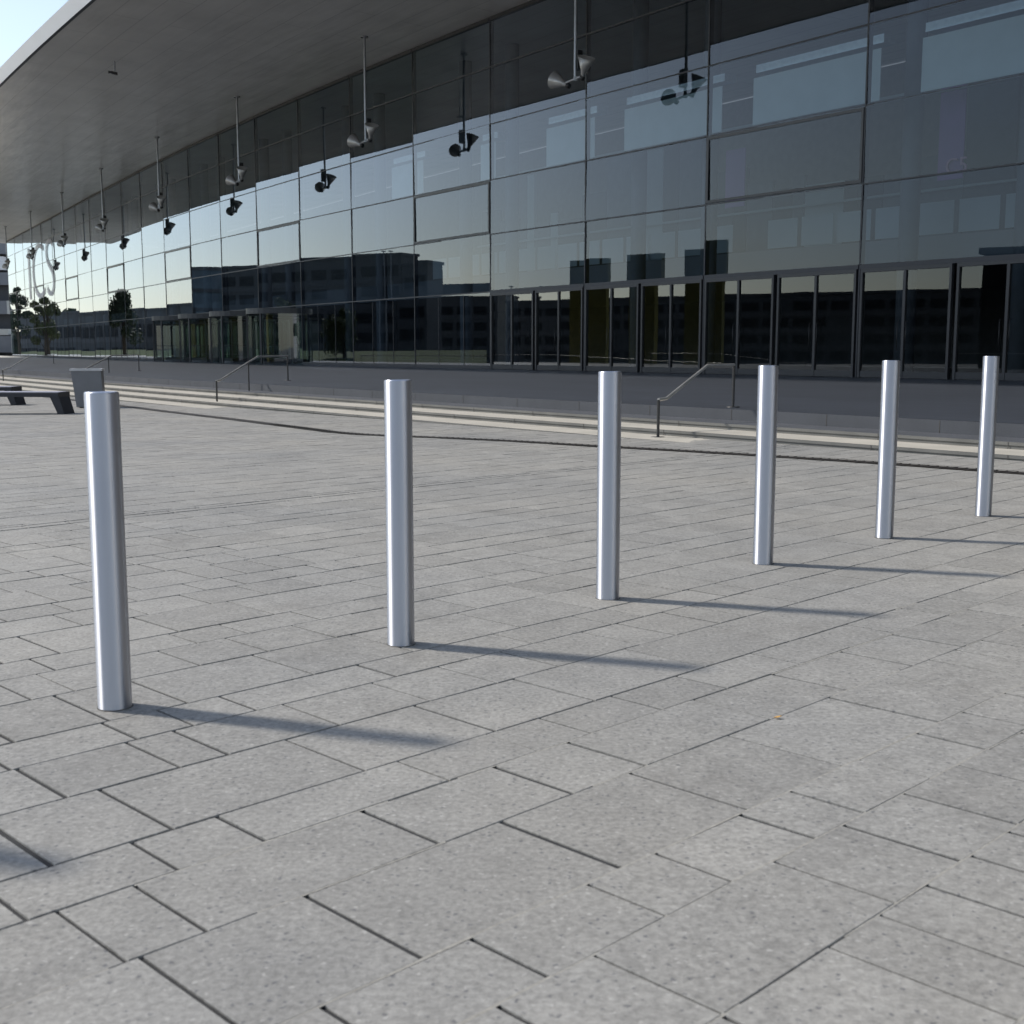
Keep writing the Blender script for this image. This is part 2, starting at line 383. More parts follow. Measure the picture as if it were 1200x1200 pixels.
ca, sa = math.cos(rad(44.6)), math.sin(rad(44.6))
def UV(P): return P[0] * ca + P[1] * sa, P[0] * sa - P[1] * ca
def XY(u, v): return u * ca + v * sa, u * sa - v * ca
vb = [-.74, -1.09, -1.374, -1.58, -1.948, -2.232, -2.445, -2.812, -3.113, -3.335, -3.72, -4.022, -4.245, -4.625, -4.915, -5.15]
pat = [.37, .295, .215]
k = 0
while vb[-1] > -40: vb.append(vb[-1] - pat[k % 3] * random.uniform(.97, 1.03)); k += 1
iv = min(range(len(vb)), key=lambda q: abs(vb[q] + 7.5)); VD = [vb[iv], vb[iv] - .12]; vb[iv + 1:iv + 1] = [VD[1]] if vb[iv + 1] < VD[1] - .05 else []
k = 0; up = [.365, .205, .285]
while vb[0] < 9: vb.insert(0, vb[0] + up[k % 3]); k += 1
SEEN = {-5.15: (2.88,), -4.915: (2.73, 2.145, 3.024, 2.436), -4.625: (2.80, 4.093, 1.88), -4.245: (1.764, 2.535, 3.652, 3.204, 2.873, 3.977, 2.309),
        -4.022: (1.689, 2.727, 2.141, 3.022, 2.423, 3.917, 3.467, 1.547), -3.72: (1.874, 3.801, 2.791, 3.345), -3.335: (1.98, 2.529, 2.86, 3.634, 1.766, 3.184),
        -3.113: (1.549, 3.002, 1.696, 2.417, 2.709, 3.447), -2.812: (1.325, 1.877, 2.778, 3.873, 4.413, 4.969),
        -2.445: (2.304, 1.219, 1.981, 2.521, 2.847, 1.436, 3.177, 3.611, 3.944, 4.267, 4.705, 5.035), -2.232: (1.115, 1.697, 2.132, 2.417, 2.993, 3.428, 3.862, 4.586),
        -1.948: (.98, 1.335, 1.883, 2.775, 3.313, 3.682), -1.58: (1.449, 1.771, 1.99, 2.306, 2.519, 2.847, 3.166), -1.374: (1.56, 2.131, 2.416, 2.701), -1.09: (1.882,)}
pave = MB()
def gp(u, v, dz=0.):
    X, Y = XY(u, v); return (X, Y, gz(X, Y) + dz)
edge_line = [F(t / 2, 17.75) for t in range(2 * T0, 2 * T1 + 1)]
def beyond_steps(X, Y):                        # behind the foot of the steps?
    best = None
    for q in range(len(edge_line) - 1):
        A, B = edge_line[q], edge_line[q + 1]
        e = B - A; tt = ((X - A.x) * e.x + (Y - A.y) * e.y) / e.length_squared
        if -.05 <= tt <= 1.05:
            n = Vector((-e.y, e.x)); return (X - A.x) * n.x + (Y - A.y) * n.y < -.25 * e.length
    return True
def wanted(X, Y):
    if Y < -2.5 or Y > 52: return False
    if abs(X) > .46 * max(Y, 0) + 3.0: return False
    return True
nslab = 0
LENS = [.185, .205, .21, .285, .29, .36]
for r in range(len(vb) - 1):
    v1, v0 = vb[r], vb[r + 1]                  # v0 far, v1 near
    near = -.5 * (v0 + v1)
    seen = sorted(SEEN.get(round(v0, 3), ()))
    us = []
    u = -14 + random.random() * .4
    while u < 52:
        if seen and seen[0] - .16 < u < seen[-1] + .2:
            us += seen; u = seen[-1]
            seen = ()
        us.append(u) if not us or u > us[-1] + .05 else None
        u += random.choice(LENS)
    for ua, ub in zip(us, us[1:]):
        if ub - ua > .6:
            pieces = [(ua, ua + (ub - ua) * .52), (ua + (ub - ua) * .52, ub)]
        else: pieces = [(ua, ub)]
        for a_, b_ in pieces:
            X, Y = XY((a_ + b_) / 2, (v0 + v1) / 2)
            if not wanted(X, Y) or beyond_steps(X, Y): continue
            jb = (.0060 if near < 4.2 else .0056) * random.choice((.55, .9, 1.15, 1.35)); ja = .0012 if near < 2.3 else .0036 if near < 4.2 else .0046
            ja0 = .010 if abs(v0 - VD[0]) < .001 or abs(v0 - VD[1]) < .001 else ja; ja1 = .010 if abs(v1 - VD[0]) < .001 or abs(v1 - VD[1]) < .001 else ja
            dz = random.uniform(-.0012, .0012); tl = random.uniform(-.0008, .0008)
            c = [(a_ + jb, v0 + ja0), (b_ - jb, v0 + ja0), (b_ - jb, v1 - ja1), (a_ + jb, v1 - ja1)]
            e = .0013                           # worn arris
            ci = [(a_ + jb + e, v0 + ja0 + e), (b_ - jb - e, v0 + ja0 + e), (b_ - jb - e, v1 - ja1 - e), (a_ + jb + e, v1 - ja1 - e)]
            T = random.random()
            top = [gp(*q, dz + tl * (1 if i_ % 2 else -1)) for i_, q in enumerate(ci)]
            mid = [gp(*q, dz - .002) for q in c]; low = [gp(*q, -.007) for q in c]
            pave.face(top[::-1], 0, val=T + .001)
            for i_ in range(4):
                j_ = (i_ + 1) % 4
                pave.face([mid[i_], mid[j_], top[j_], top[i_]][::-1], 0, val=T + .001)
                if Y < 14: pave.face([low[i_], low[j_], mid[j_], mid[i_]][::-1], 0, val=T + .001)
            nslab += 1
    # sand still fills the long joints close to the camera, further off it has been washed out
    if near < 2.9:
        uu = -6.
        while uu < 9:
            l = random.uniform(.15, .5)
            X, Y = XY(uu, v0)
            if wanted(X, Y) and not beyond_steps(X, Y) and random.random() < (.9 if near < 1.7 else .65 if near < 2.3 else .12):
                wj = .0034 * random.uniform(.8, 1.2)
                pave.face([gp(uu, v0 - wj, -.0003), gp(uu + l, v0 - wj, -.0003), gp(uu + l, v0 + wj, -.0003), gp(uu, v0 + wj, -.0003)][::-1], 2)
            uu += l
print('slabs', nslab)
bedpts = [(-30, -4), (30, -4), (30, 60), (-30, 60)]
pave.face([(X, Y, gz(X, Y) - .0055) for X, Y in bedpts], 1)
tag(pave.build('plaza_paving', [M['slab'], M['bed'], M['sand']]), kind='structure')

# slot drain that follows the steps
dp = [(0, 459), (60, 466), (100, 470.5), (140, 475.5), (200, 483), (264, 490.5), (320, 497.5), (360, 502.5), (390, 506.5), (420, 509), (460, 511), (520, 513.2), (600, 517), (700, 523), (800, 528.5), (900, 534.5), (1040, 543.5), (1200, 555), (1300, 563)]
pts = [G(*q) for q in dp]
drain_root = empty('slot_drain', pts[9], 'dark iron slot drain running across the paving below the steps', 'drain')
g1, g2, g3 = MB(), MB(), MB()
hw = .085
for i in range(len(pts) - 1):
    A, B = pts[i], pts[i + 1]; d = (B - A); d.z = 0; L_ = d.length; d.normalize(); n = Vector((-d.y, d.x, 0))
    def q(s, o, z):
        P = A + (B - A) * s + n * o; P.z = gz(P.x, P.y) + z; return P
    g1.face([q(0, -hw, .004), q(1, -hw, .004), q(1, hw, .004), q(0, hw, .004)])
    for sgn in (-1, 1):
        g2.face([q(0, sgn * hw, .008), q(1, sgn * hw, .008), q(1, sgn * (hw + .03), .008), q(0, sgn * (hw + .03), .008)][::sgn])
    ns = int(L_ / .09)
    if A.y < 19:
        for s_ in range(ns):
            t_ = s_ / ns
            P = q(t_, 0, .004); g3.box(P - n * hw - d * .006, n * 2 * hw, d * .012, Vector((0, 0, .004)))
child(g1, 'channel', M['drain'], drain_root); child(g2, 'edge_frame', M['drain_edge'], drain_root); child(g3, 'grating', M['drain_edge'], drain_root)

# ------------------------------------------------------------------ terrace and steps
NOSE = [16.9, 17.5, 18.15, 18.8, 19.4]
ZN = [ZT, .18, .105, .03, -.045]
def sub(t0, t1, n):
    return [t0 + (t1 - t0) * i / n for i in range(n + 1)]
ter = MB()
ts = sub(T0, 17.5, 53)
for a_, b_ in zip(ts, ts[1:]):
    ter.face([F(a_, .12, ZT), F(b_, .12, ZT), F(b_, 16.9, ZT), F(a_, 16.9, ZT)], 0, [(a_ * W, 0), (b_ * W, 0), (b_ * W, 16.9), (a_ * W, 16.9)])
tag(ter.build('terrace', M['terrace_shade']), kind='structure')
ter = MB()
ts = sub(17.5, T1, 9)
for a_, b_ in zip(ts, ts[1:]):
    ter.face([F(a_, .12, ZT), F(b_, .12, ZT), F(b_, 16.9, ZT), F(a_, 16.9, ZT)])
E1 = F(T1, 0, ZT); d_, n_ = dirs(21.9)
ter.face([E1 + n_ * .1, E1 + d_ * 60 + n_ * .1, E1 + d_ * 60 + n_ * 16.9, E1 + n_ * 16.9])
tag(ter.build('far_pavement', M['sunlit_pave']), kind='structure')
st = MB()
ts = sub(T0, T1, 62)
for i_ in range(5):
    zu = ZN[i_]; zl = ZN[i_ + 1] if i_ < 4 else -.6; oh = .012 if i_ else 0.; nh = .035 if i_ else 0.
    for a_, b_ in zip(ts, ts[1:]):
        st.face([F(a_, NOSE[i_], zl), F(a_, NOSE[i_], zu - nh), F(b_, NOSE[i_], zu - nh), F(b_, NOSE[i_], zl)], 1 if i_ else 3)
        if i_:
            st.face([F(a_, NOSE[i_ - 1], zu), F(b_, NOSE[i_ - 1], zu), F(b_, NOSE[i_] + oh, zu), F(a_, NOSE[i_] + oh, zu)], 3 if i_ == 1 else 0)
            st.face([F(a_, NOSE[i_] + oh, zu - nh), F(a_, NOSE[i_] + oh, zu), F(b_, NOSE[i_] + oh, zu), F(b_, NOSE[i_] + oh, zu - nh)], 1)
# butt joints between the step blocks
for t_ in sub(-4, 12, 64):
    d_, n_ = dirs(t_)
    for i_ in range(4):
        jt = t_ + .06 * (i_ % 2)
        P = F(jt, NOSE[i_] + (.012 if i_ else 0), ZN[i_ + 1] + .001); st.box(P - d_ * .004, d_ * .008, n_ * .003, Vector((0, 0, ZN[i_] - ZN[i_ + 1] - .003)), 2)
tag(st.build('steps', [M['tread'], M['riser'], M['sand_dark'], M['step_shade']]), kind='structure')

# ------------------------------------------------------------------ the hall
hall = empty('convention_hall', F(0, 0, ZT), 'long convention hall with a glazed curtain wall under a wide overhanging roof', 'building')
Zv = Vector((0, 0, 1))
# roof
rf = MB()
nb = 11
ts = sub(T0, T1 + .55, 64)
def roofpt(t, off, z):
    if t <= T1: return F(t, off, z)
    d_, n_ = dirs(T1 - .1); P = F(T1, off, z); return P + d_ * (t - T1) * W
for a_, b_ in zip(ts, ts[1:]):
    offs = [-20, -.1] + [OV * q / nb for q in range(1, nb + 1)]
    for o0, o1 in zip(offs, offs[1:]):
        rf.face([roofpt(a_, o0, soffit_z(max(o0, 0))), roofpt(a_, o1, soffit_z(o1)), roofpt(b_, o1, soffit_z(o1)), roofpt(b_, o0, soffit_z(max(o0, 0)))], 0,
                [(a_ * W, o0), (a_ * W, o1), (b_ * W, o1), (b_ * W, o0)])
    rf.face([roofpt(a_, OV + .25, ZE + .46), roofpt(b_, OV + .25, ZE + .46), roofpt(b_, -20, 17.5), roofpt(a_, -20, 17.5)][::-1], 1)
for t_, fl in ((T0, 1), (T1 + .55, -1)):
    rf.face([roofpt(t_, -20, ZS), roofpt(t_, 0, ZS), roofpt(t_, OV, ZE), roofpt(t_, OV + .25, ZE + .46), roofpt(t_, -20, 17.5)][::fl], 1)
rf.face([roofpt(T0, -20, ZS), roofpt(T1 + .55, -20, ZS), roofpt(T1 + .55, -20, 17.5), roofpt(T0, -20, 17.5)], 1)
roof = child(rf, 'roof', [M['soffit'], M['roofing']], hall)
fa = MB()
for a_, b_ in zip(ts, ts[1:]):
    fa.face([roofpt(a_, OV + .004, ZE - .02), roofpt(b_, OV + .004, ZE - .02), roofpt(b_, OV + .26, ZE + .48), roofpt(a_, OV + .26, ZE + .48)][::-1], 0)
    fa.face([roofpt(a_, OV + .004, ZE - .02), roofpt(b_, OV + .004, ZE - .02), roofpt(b_, OV - .14, ZE - .03), roofpt(a_, OV - .14, ZE - .03)], 1)
child(fa, 'fascia', [M['fascia'], M['mullion']], roof)

# glazing, one bay after another
levels = [ZT + .12] + ROW + [ZS]
door_bays = (-4, -3, -2, -1, 0, 1, 2)
rev_bays = (6, 7, 8, 9)
for b in range(T0, T1):
    d_, n_ = dirs(b + .5); A = F(b); A.z = 0
    A = FP[b + I0].copy()
    gm = MB()
    for li in range(len(levels) - 1):
        if li == 0 and (b in door_bays or b in rev_bays): continue
        z0, z1 = levels[li], levels[li + 1]
        jt = [random.uniform(-.015, .015) for _ in range(3)]; jt.append(jt[0] + jt[2] - jt[1])
        P = [A + d_ * .03, A + d_ * (W - .03), A + d_ * (W - .03), A + d_ * .03]
        zz = [z0, z0, z1, z1]
        gm.face([p + n_ * j + Zv * z for p, j, z in zip(P, jt, zz)], 0)
    bay = child(gm, 'glass_bay', M['glass'], hall)
    mu = MB(); mu.box(A - d_ * .024 - n_ * .18, d_ * .048, n_ * .20, Zv * (ZS - ZT - .01) ); 
    for f_ in range(len(mu.v)): mu.v[f_] = (mu.v[f_][0], mu.v[f_][1], mu.v[f_][2] + ZT)
    child(mu, 'mullion', M['mullion'], bay)
    tr = MB()
    for z in ROW[1:]:
        tr.box(A + d_ * .026 - n_ * .14 + Zv * (z - .022), d_ * (W - .052), n_ * .155, Zv * .044)
    hh = .13 if b in door_bays else .05
    tr.box(A + d_ * .026 - n_ * .14 + Zv * (ROW[0] - hh / 2), d_ * (W - .052), n_ * (.185 if hh > .1 else .152), Zv * hh)
    tr.box(A + d_ * .026 - n_ * .14 + Zv * (ZS - .14), d_ * (W - .052), n_ * .19, Zv * .13)
    if not (b in door_bays or b in rev_bays):
        tr.box(A + d_ * .026 - n_ * .14 + Zv * ZT, d_ * (W - .052), n_ * .17, Zv * .14)
        for s_ in (1 / 3, 2 / 3):
            tr.box(A + d_ * (W * s_ - .012) - n_ * .07 + Zv * (ZT + .141), d_ * .024, n_ * .078, Zv * (ROW[0] - ZT - .24))
    child(tr, 'transom', M['mullion'], bay)
    if b % 3 == 0:                              # every third bay has a big framed vent light
        fm = MB(); z0, z1 = ROW[1] + .04, ROW[2] - .04; t_ = .085
        o = A + d_ * .03 + n_ * .016
        fm.box(o + Zv * z0, d_ * (W - .06), n_ * .03, Zv * t_); fm.box(o + Zv * (z1 - t_), d_ * (W - .06), n_ * .03, Zv * t_)
        fm.box(o + Zv * (z0 + t_), d_ * t_, n_ * .03, Zv * (z1 - z0 - 2 * t_)); fm.box(o + d_ * (W - .06 - t_) + Zv * (z0 + t_), d_ * t_, n_ * .03, Zv * (z1 - z0 - 2 * t_))
        child(fm, 'vent_frame', M['frame'], bay)

# entrance doors: two double doors in each door bay
for b in door_bays:
    A = FP[b + I0]; d_, n_ = dirs(b + .5); zt = ROW[0] - .068
    for h in (0, 1):
        x0 = W * (.012 + .5 * h); wd = W * .476
        dr = MB()
        def bar(s0, s1, z0, z1, dep=.12, out=.06):
            dr.box(A + d_ * s0 + n_ * (out - dep) + Zv * z0, d_ * (s1 - s0), n_ * dep, Zv * (z1 - z0))
        bar(x0, x0 + .075, ZT, zt); bar(x0 + wd - .075, x0 + wd, ZT, zt)
        bar(x0 + .077, x0 + wd - .077, zt - .10, zt, .12, .058)
        c_ = x0 + wd / 2
        bar(c_ - .042, c_ + .042, ZT + .012, zt - .103, .10, .05)
        bar(x0 + .078, c_ - .045, ZT + .012, ZT + .20, .08, .04); bar(c_ + .045, x0 + wd - .078, ZT + .012, ZT + .20, .08, .04)
        door = child(dr, 'entrance_door', M['frame'], hall)
        for s0, s1 in ((x0 + .079, c_ - .046), (c_ + .046, x0 + wd - .079)):
            gm = MB(); jj = [random.uniform(-.006, .006) for _ in range(2)]
            P0, P1 = A + d_ * s0, A + d_ * s1
            gm.face([P0 + n_ * jj[0] + Zv * (ZT + .2), P1 + n_ * jj[1] + Zv * (ZT + .2), P1 + n_ * jj[1] + Zv * (zt - .102), P0 + n_ * jj[0] + Zv * (zt - .102)])
            child(gm, 'door_pane', M['door_glass'], door)
        hd = MB()
        for sg in (-1, 1):
            hp = A + d_ * (c_ + sg * .14) + n_ * .10
            hd.tube([hp - n_ * .07 + Zv * 1.1, hp + Zv * 1.1, hp + Zv * 1.9, hp - n_ * .07 + Zv * 1.9], .012, 8)
        child(hd, 'handle', M['black'], door)

# revolving doors
for b in rev_bays:
    d_, n_ = dirs(b + .5); A = FP[b + I0]; c_ = A + d_ * W / 2 - n_ * .7; r_ = 2.45; zt = ROW[0] - .10
    top = MB(); n__ = 40
    ring = [c_ + Vector((math.cos(2 * math.pi * q / n__), math.sin(2 * math.pi * q / n__), 0)) * (r_ + .06) for q in range(n__)]
    top.idx([p + Zv * (zt - .3) for p in ring] + [p + Zv * zt for p in ring], [tuple(range(n__))[::-1], tuple(range(n__, 2 * n__))] + [(q, (q + 1) % n__, n__ + (q + 1) % n__, n__ + q) for q in range(n__)])
    rd = child(top, 'revolving_door', M['frame'], hall)
    an = math.atan2(n_.y, n_.x)
    for s0, s1 in ((25, 88), (-88, -25), (115, 155), (-155, -115)):
        cg = MB()
        for q in range(10):
            a0 = an + rad(s0 + (s1 - s0) * q / 10); a1 = an + rad(s0 + (s1 - s0) * (q + 1) / 10)
            P0 = c_ + Vector((math.cos(a0), math.sin(a0), 0)) * r_; P1 = c_ + Vector((math.cos(a1), math.sin(a1), 0)) * r_
            cg.idx([P0 + Zv * (ZT + .02), P1 + Zv * (ZT + .02), P1 + Zv * (zt - .3), P0 + Zv * (zt - .3)], [(0, 1, 2, 3)], 0, True)
        child(cg, 'curved_pane', M['clear'], rd)
    for ang in (-88, -25, 25, 88, 155, -155):
        ps = MB(); aa = an + rad(ang); P = c_ + Vector((math.cos(aa), math.sin(aa), 0)) * r_ + Zv * (ZT + .012)
        ps.cbox(P, .09, .09, zt - .31 - ZT, aa)
        child(ps, 'door_post', M['frame'], rd)
    for q in range(4):
        aa = an + rad(38 + 90 * q + 13 * b); dd = Vector((math.cos(aa), math.sin(aa), 0)); lf = MB()
        P = c_ + dd * .1 + Zv * (ZT + .03); nn = Vector((-dd.y, dd.x, 0))
        for (u0, u1, z0, z1) in ((0, .07, 0, 2.5), (r_ - .28, r_ - .21, 0, 2.5), (.072, r_ - .282, 2.4, 2.5), (.072, r_ - .282, 0, .25), (.072, r_ - .282, 1.0, 1.04)):
            lf.box(P + dd * u0 + Zv * z0 - nn * .03, dd * (u1 - u0), nn * .06, Zv * (z1 - z0), 0)
        lf.face([P + dd * .07 + Zv * .25, P + dd * (r_ - .28) + Zv * .25, P + dd * (r_ - .28) + Zv * 2.4, P + dd * .07 + Zv * 2.4], 1)
        child(lf, 'door_wing', [M['frame'], M['clear']], rd)
    # flat glass either side of the drum
    fl = MB()
    for s0, s1 in ((.05, W / 2 - 2.36), (W / 2 + 2.36, W - .05)):
        fl.face([A + d_ * s0 + Zv * ZT, A + d_ * s1 + Zv * ZT, A + d_ * s1 + Zv * (ROW[0] - .09), A + d_ * s0 + Zv * (ROW[0] - .09)])
    child(fl, 'side_pane', M['clear'], rd)

# ------------------------------------------------------------------ inside the hall
fl = MB()
ts = sub(T0, T1, 31)
def strip(mb, o0, z0, o1, z1, mi=0, t0=T0, t1=T1, n=31):
    tt = sub(t0, t1, n)
    for a_, b_ in zip(tt, tt[1:]): mb.face([F(a_, o0, z0), F(b_, o0, z0), F(b_, o1, z1), F(a_, o1, z1)], mi)
strip(fl, .1, ZT - .012, -19.9, ZT - .012)
child(fl, 'interior_floor', M['inner_floor'], hall)
bw = MB(); strip(bw, -19.8, ZT - .01, -19.8, ZS - .03)
for t_ in (T0 + .02, T1 - .02):
    bw.face([F(t_, -.2, ZT), F(t_, -19.8, ZT), F(t_, -19.8, ZS - .02), F(t_, -.2, ZS - .02)])
child(bw, 'back_wall', M['inner_wall'], hall)
# gallery: slab, fascia and rooms behind
gl = MB()
strip(gl, -4.4, 3.75, -19.7, 3.75, 0); strip(gl, -4.4, 4.62, -19.7, 4.62, 0); strip(gl, -4.4, 3.75, -4.4, 4.62, 1)
child(gl, 'gallery_slab', [M['inner_wall'], M['slab_front']], hall)
bl = MB()
for b in range(-4, 5):
    for q in range(4):
        if random.random() < .85:
            bl.box(F(b + q / 4 + .015, -4.5, 4.68), (F(b + q / 4 + .235, -4.5) - F(b + q / 4 + .015, -4.5)), -dirs(b)[1] * .02, Zv * .98)
child(bl, 'balustrade', M['parapet'], hall)
rooms = MB()
for b in range(-4, 5):
    q = 0.
    while q < .999:
        wd = random.choice((.1, .16, .22, .3)); wd = min(wd, 1 - q)
        mi = random.choices((0, 1, 2, 3), (4, 4, 3, 2))[0]; zt = random.choice((7.2, 7.6, 8.2, 9.6))
        e = F(b + q + wd - .006, -7.5) - F(b + q, -7.5)
        rooms.box(F(b + q, -7.5, 4.64), e, -dirs(b)[1] * .15, Zv * (zt - 4.64), mi)
        q += wd
child(rooms, 'room_front', [M['room_mid'], M['inner_dark'], M['parapet'], M['room_dim']], hall)
bm_ = MB()
for b in range(-4, 5):
    e = F(b + .47, -7.3) - F(b, -7.3)
    for z in (6.4, 9.7): bm_.box(F(b, -7.28, z), F(b + 1, -7.28) - F(b, -7.28), dirs(b)[1] * .06, Zv * .08)
child(bm_, 'gallery_rail', M['parapet'], hall)
cl = MB()
for b in range(-4, 22, 1):
    P = F(b + .5 if b % 2 else b + .12, -3.2, ZT); cl.lathe(P, Zv, [(0, .3), (14.2 - ZT, .3)], 20)
child(cl, 'column', M['room_mid'], hall)
for b in range(-3, 5):                          # roller blinds in the upper row
    bd = MB(); d_, n_ = dirs(b + .5); s0, s1 = (.0, .80) if b < 2 else (.05, .55)
    if b in (3,): s0, s1 = .1, .3
    bd.box(F(b + s0 + .02, -.75, ROW[2] + .25), F(b + s1, -.75) - F(b + s0 + .02, -.75), -n_ * .02, Zv * (ROW[3] - ROW[2] - .75))
    child(bd, 'roller_blind', M['blind'], hall)
    du = MB(); du.box(F(b + s0 + .02, -.85, ROW[3] - .33), F(b + s1, -.85) - F(b + s0 + .02, -.85), -n_ * .5, Zv * .24)  # silver strip added to imitate the bright wavy reflection of the ceiling
    child(du, 'ceiling_glint', M['glint_strip'], hall)
def facade_sign(text, t_, off, z, h, mat, name, parent, width=None):
    cu = bpy.data.curves.new(name, 'FONT'); cu.body = text; cu.size = 1; cu.extrude = .02; cu.offset = -.018 if text == 'ICS' else 0
    o = bpy.data.objects.new(name, cu); COL.objects.link(o)
    dg = bpy.context.evaluated_depsgraph_get(); dg.update()
    me = bpy.data.meshes.new_from_object(o.evaluated_get(dg)); bpy.data.objects.remove(o)
    xs = [v.co.x for v in me.vertices]; ys = [v.co.y for v in me.vertices]
    d_, n_ = dirs(t_); sx = (width / (max(xs) - min(xs))) if width else h / (max(ys) - min(ys)); sy = h / (max(ys) - min(ys))
    P = F(t_, off, z)
    for v in me.vertices:
        q = P - d_ * ((v.co.x - min(xs)) * sx) + Zv * ((v.co.y - min(ys)) * sy) + n_ * v.co.z
        v.co = q - Vector(parent.location)
    me.materials.clear(); me.materials.append(mat)
    ob = bpy.data.objects.new(name, me); COL.objects.link(ob); ob.parent = parent
    return ob
for tl, tr_, z0, z1, txt in ((t_at_px(846, -2.0), t_at_px(868, -2.0), 5.9, 7.8, None), (t_at_px(1090, -2.0), t_at_px(1119, -2.0), 5.9, 9.9, 'C5')):
    bn = MB(); d_, n_ = dirs(tl)
    bn.box(F(tl, -2.0, z0), F(tr_, -2.0) - F(tl, -2.0), -n_ * .04, Zv * (z1 - z0)); child(bn, 'banner', M['purple'], hall)
    if txt: facade_sign(txt, tl - .05, -1.95, 6.05, .42, M['pink'], 'banner_letters', hall)
# far lettering on the glass
tI = t_at_px(38.5, 0); tE = t_at_px(68, 0)
facade_sign('ICS', tI, .06, zat(50, 349, F((tI + tE) / 2)), 5.7, M['letter'], 'wall_letters', hall, width=(tI - tE) * W)

# ------------------------------------------------------------------ floodlights hung from the eaves
def floodlight(t_, label):
    d_, n_ = dirs(t_); off = 2.5; P = F(t_, off); zt = soffit_z(off); zb = 10.05
    root = empty('floodlight', F(t_, off, zt), label, 'floodlight', 'twin floodlights hung from the roof soffit')
    rd = MB(); rd.tube([P + Zv * (zt - .01), P + Zv * zb], .055, 10); rd.lathe(P + Zv * (zt - .06), Zv, [(0, .16), (.055, .16)], 16); child(rd, 'rod', M['rod'], root)
    ar = MB(); ar.tube([P - d_ * .48 + Zv * (zb + .02), P + d_ * .52 + Zv * (zb - .06)], .045, 8); ar.cbox(P + Zv * (zb - .08), .12, .12, .14, 0); child(ar, 'arm', M['rod'], root)
    gb = MB(); gb.cbox(P + Zv * (zb + .28) - n_ * .11, .24, .2, .62, math.atan2(d_.y, d_.x)); child(gb, 'control_box', M['black'], root)
    for sg, ax, base in ((1, (d_ * .9 + n_ * .25 + Zv * .42), P + d_ * .55 + Zv * (zb - .1)), (-1, (-d_ * .45 + n_ * .1 + Zv * .9), P - d_ * .42 + Zv * (zb + .08))):
        ax = ax.normalized(); sh = MB()
        sh.lathe(base, ax, [(-.12, .02), (-.10, .07), (.02, .08), (.08, .10), (.52, .30), (.52, .28), (.12, .08), (.12, .0)], 28)
        s_ = child(sh, 'lamp_shade', M['lamp'], root)
        kn = MB(); kn.lathe(base - ax * .14, ax, [(-.07, .0), (-.07, .08), (.05, .09), (.05, 0)], 16); child(kn, 'lamp_base', M['black'], s_)
    return root
lamp_lab = ['largest twin floodlight on a grey rod in front of the upper glass, nearest the camera', 'twin grey floodlight second nearest the camera, hung where its rod crosses the dark soffit edge',
            'twin floodlight third from the near end, hung left of the second largest one', 'twin floodlight fourth from the near end, its cones against the brown soffit reflection',
            'small floodlight fifth from the near end, half against brown soffit and half against sky', 'small dark floodlight sixth from the near end, beside the tall grey letters', 'tiny dark floodlight just left of the tall grey letters on the far glass']
for t_, lb in zip((1.594, 3.952, 6.341, 8.686, 11.18, 13.74, 16.42), lamp_lab): floodlight(t_, lb)
floodlight(19.1, 'tiniest floodlight by the dark tower at the far end of the hall')
floodlight(-.77, 'floodlight above the right edge of the picture, seen only mirrored in the glass')
# a small camera on the soffit
r = ray(134, 73); kq = (14.55 - CH) / r.z; Pc = Vector((r.x * kq, r.y * kq, 14.55))
sc_ = empty('security_camera', Pc, 'small black security camera on a short stem under the roof soffit', 'camera')
q = MB(); q.tube([Pc + Zv * .05, Pc - Zv * .42], .035, 8); child(q, 'stem', M['rod'], sc_)
q = MB(); q.box(Pc + Vector((-.14, -.07, -.52)), (.26, .1, -.05), (-.04, .12, 0), (0, 0, .12)); q.lathe(Pc + Vector((-.16, 0, -.45)), (-1, -.3, .0), [(0, .04), (.14, .07), (.14, 0)], 14); child(q, 'camera_body', M['black'], sc_)

# ------------------------------------------------------------------ bollards
BOL = [((120, 461), (135, 828)), ((467, 447), (470, 754.5)), ((713, 437), (712, 701)), ((899, 430), (894, 660.5)), ((1043, 424), (1036, 630)), ((1159, 419), (1152, 604.5))]
BL = ['silver steel bollard nearest the camera, in front of the grey litter bin', 'second silver steel bollard from the left, left of the picture centre', 'third silver steel bollard, just left of the bent handrail with the tall terrace post',
      'fourth silver steel bollard, just right of the bent handrail on the steps', 'fifth silver steel bollard, standing between the fourth and the farthest one', 'farthest silver steel bollard, smallest of the row at the right edge']
GRP = 'silver steel bollards in a row across the plaza'
H0 = 1.0; RB = .0505
broot = empty('bollard', (0, 0, 0), BL[0], 'bollard', GRP)
q = MB(); q.lathe((0, 0, -.02), Zv, [(0, RB), (H0 + .02 - .004, RB), (H0 + .02 - .0018, RB - .0006), (H0 + .02, RB - .0022)], 96); q.build('post', M['steel'], broot)
q = MB(); q.lathe((0, 0, H0 - .0095), Zv, [(0, RB - .0035), (.0095, RB - .0035), (.0108, RB - .006), (.0108, RB - .010), (.0092, RB - .0115), (.0092, 0)], 96)
q.build('cap', M['cap'], broot)
q = MB(); q.lathe((0, 0, -.02), Zv, [(0, RB + .003), (.0225, RB + .003), (.0225, RB - .001)], 64); q.build('base_joint', M['sand_dark'], broot)
P7 = G(135, 828) - (G(470, 754.5) - G(135, 828)); P7.z = gz(P7.x, P7.y)
o7 = copy_tree(broot); o7.location = P7; o7['label'] = 'silver steel bollard just outside the left edge, whose shadow enters the near paving'
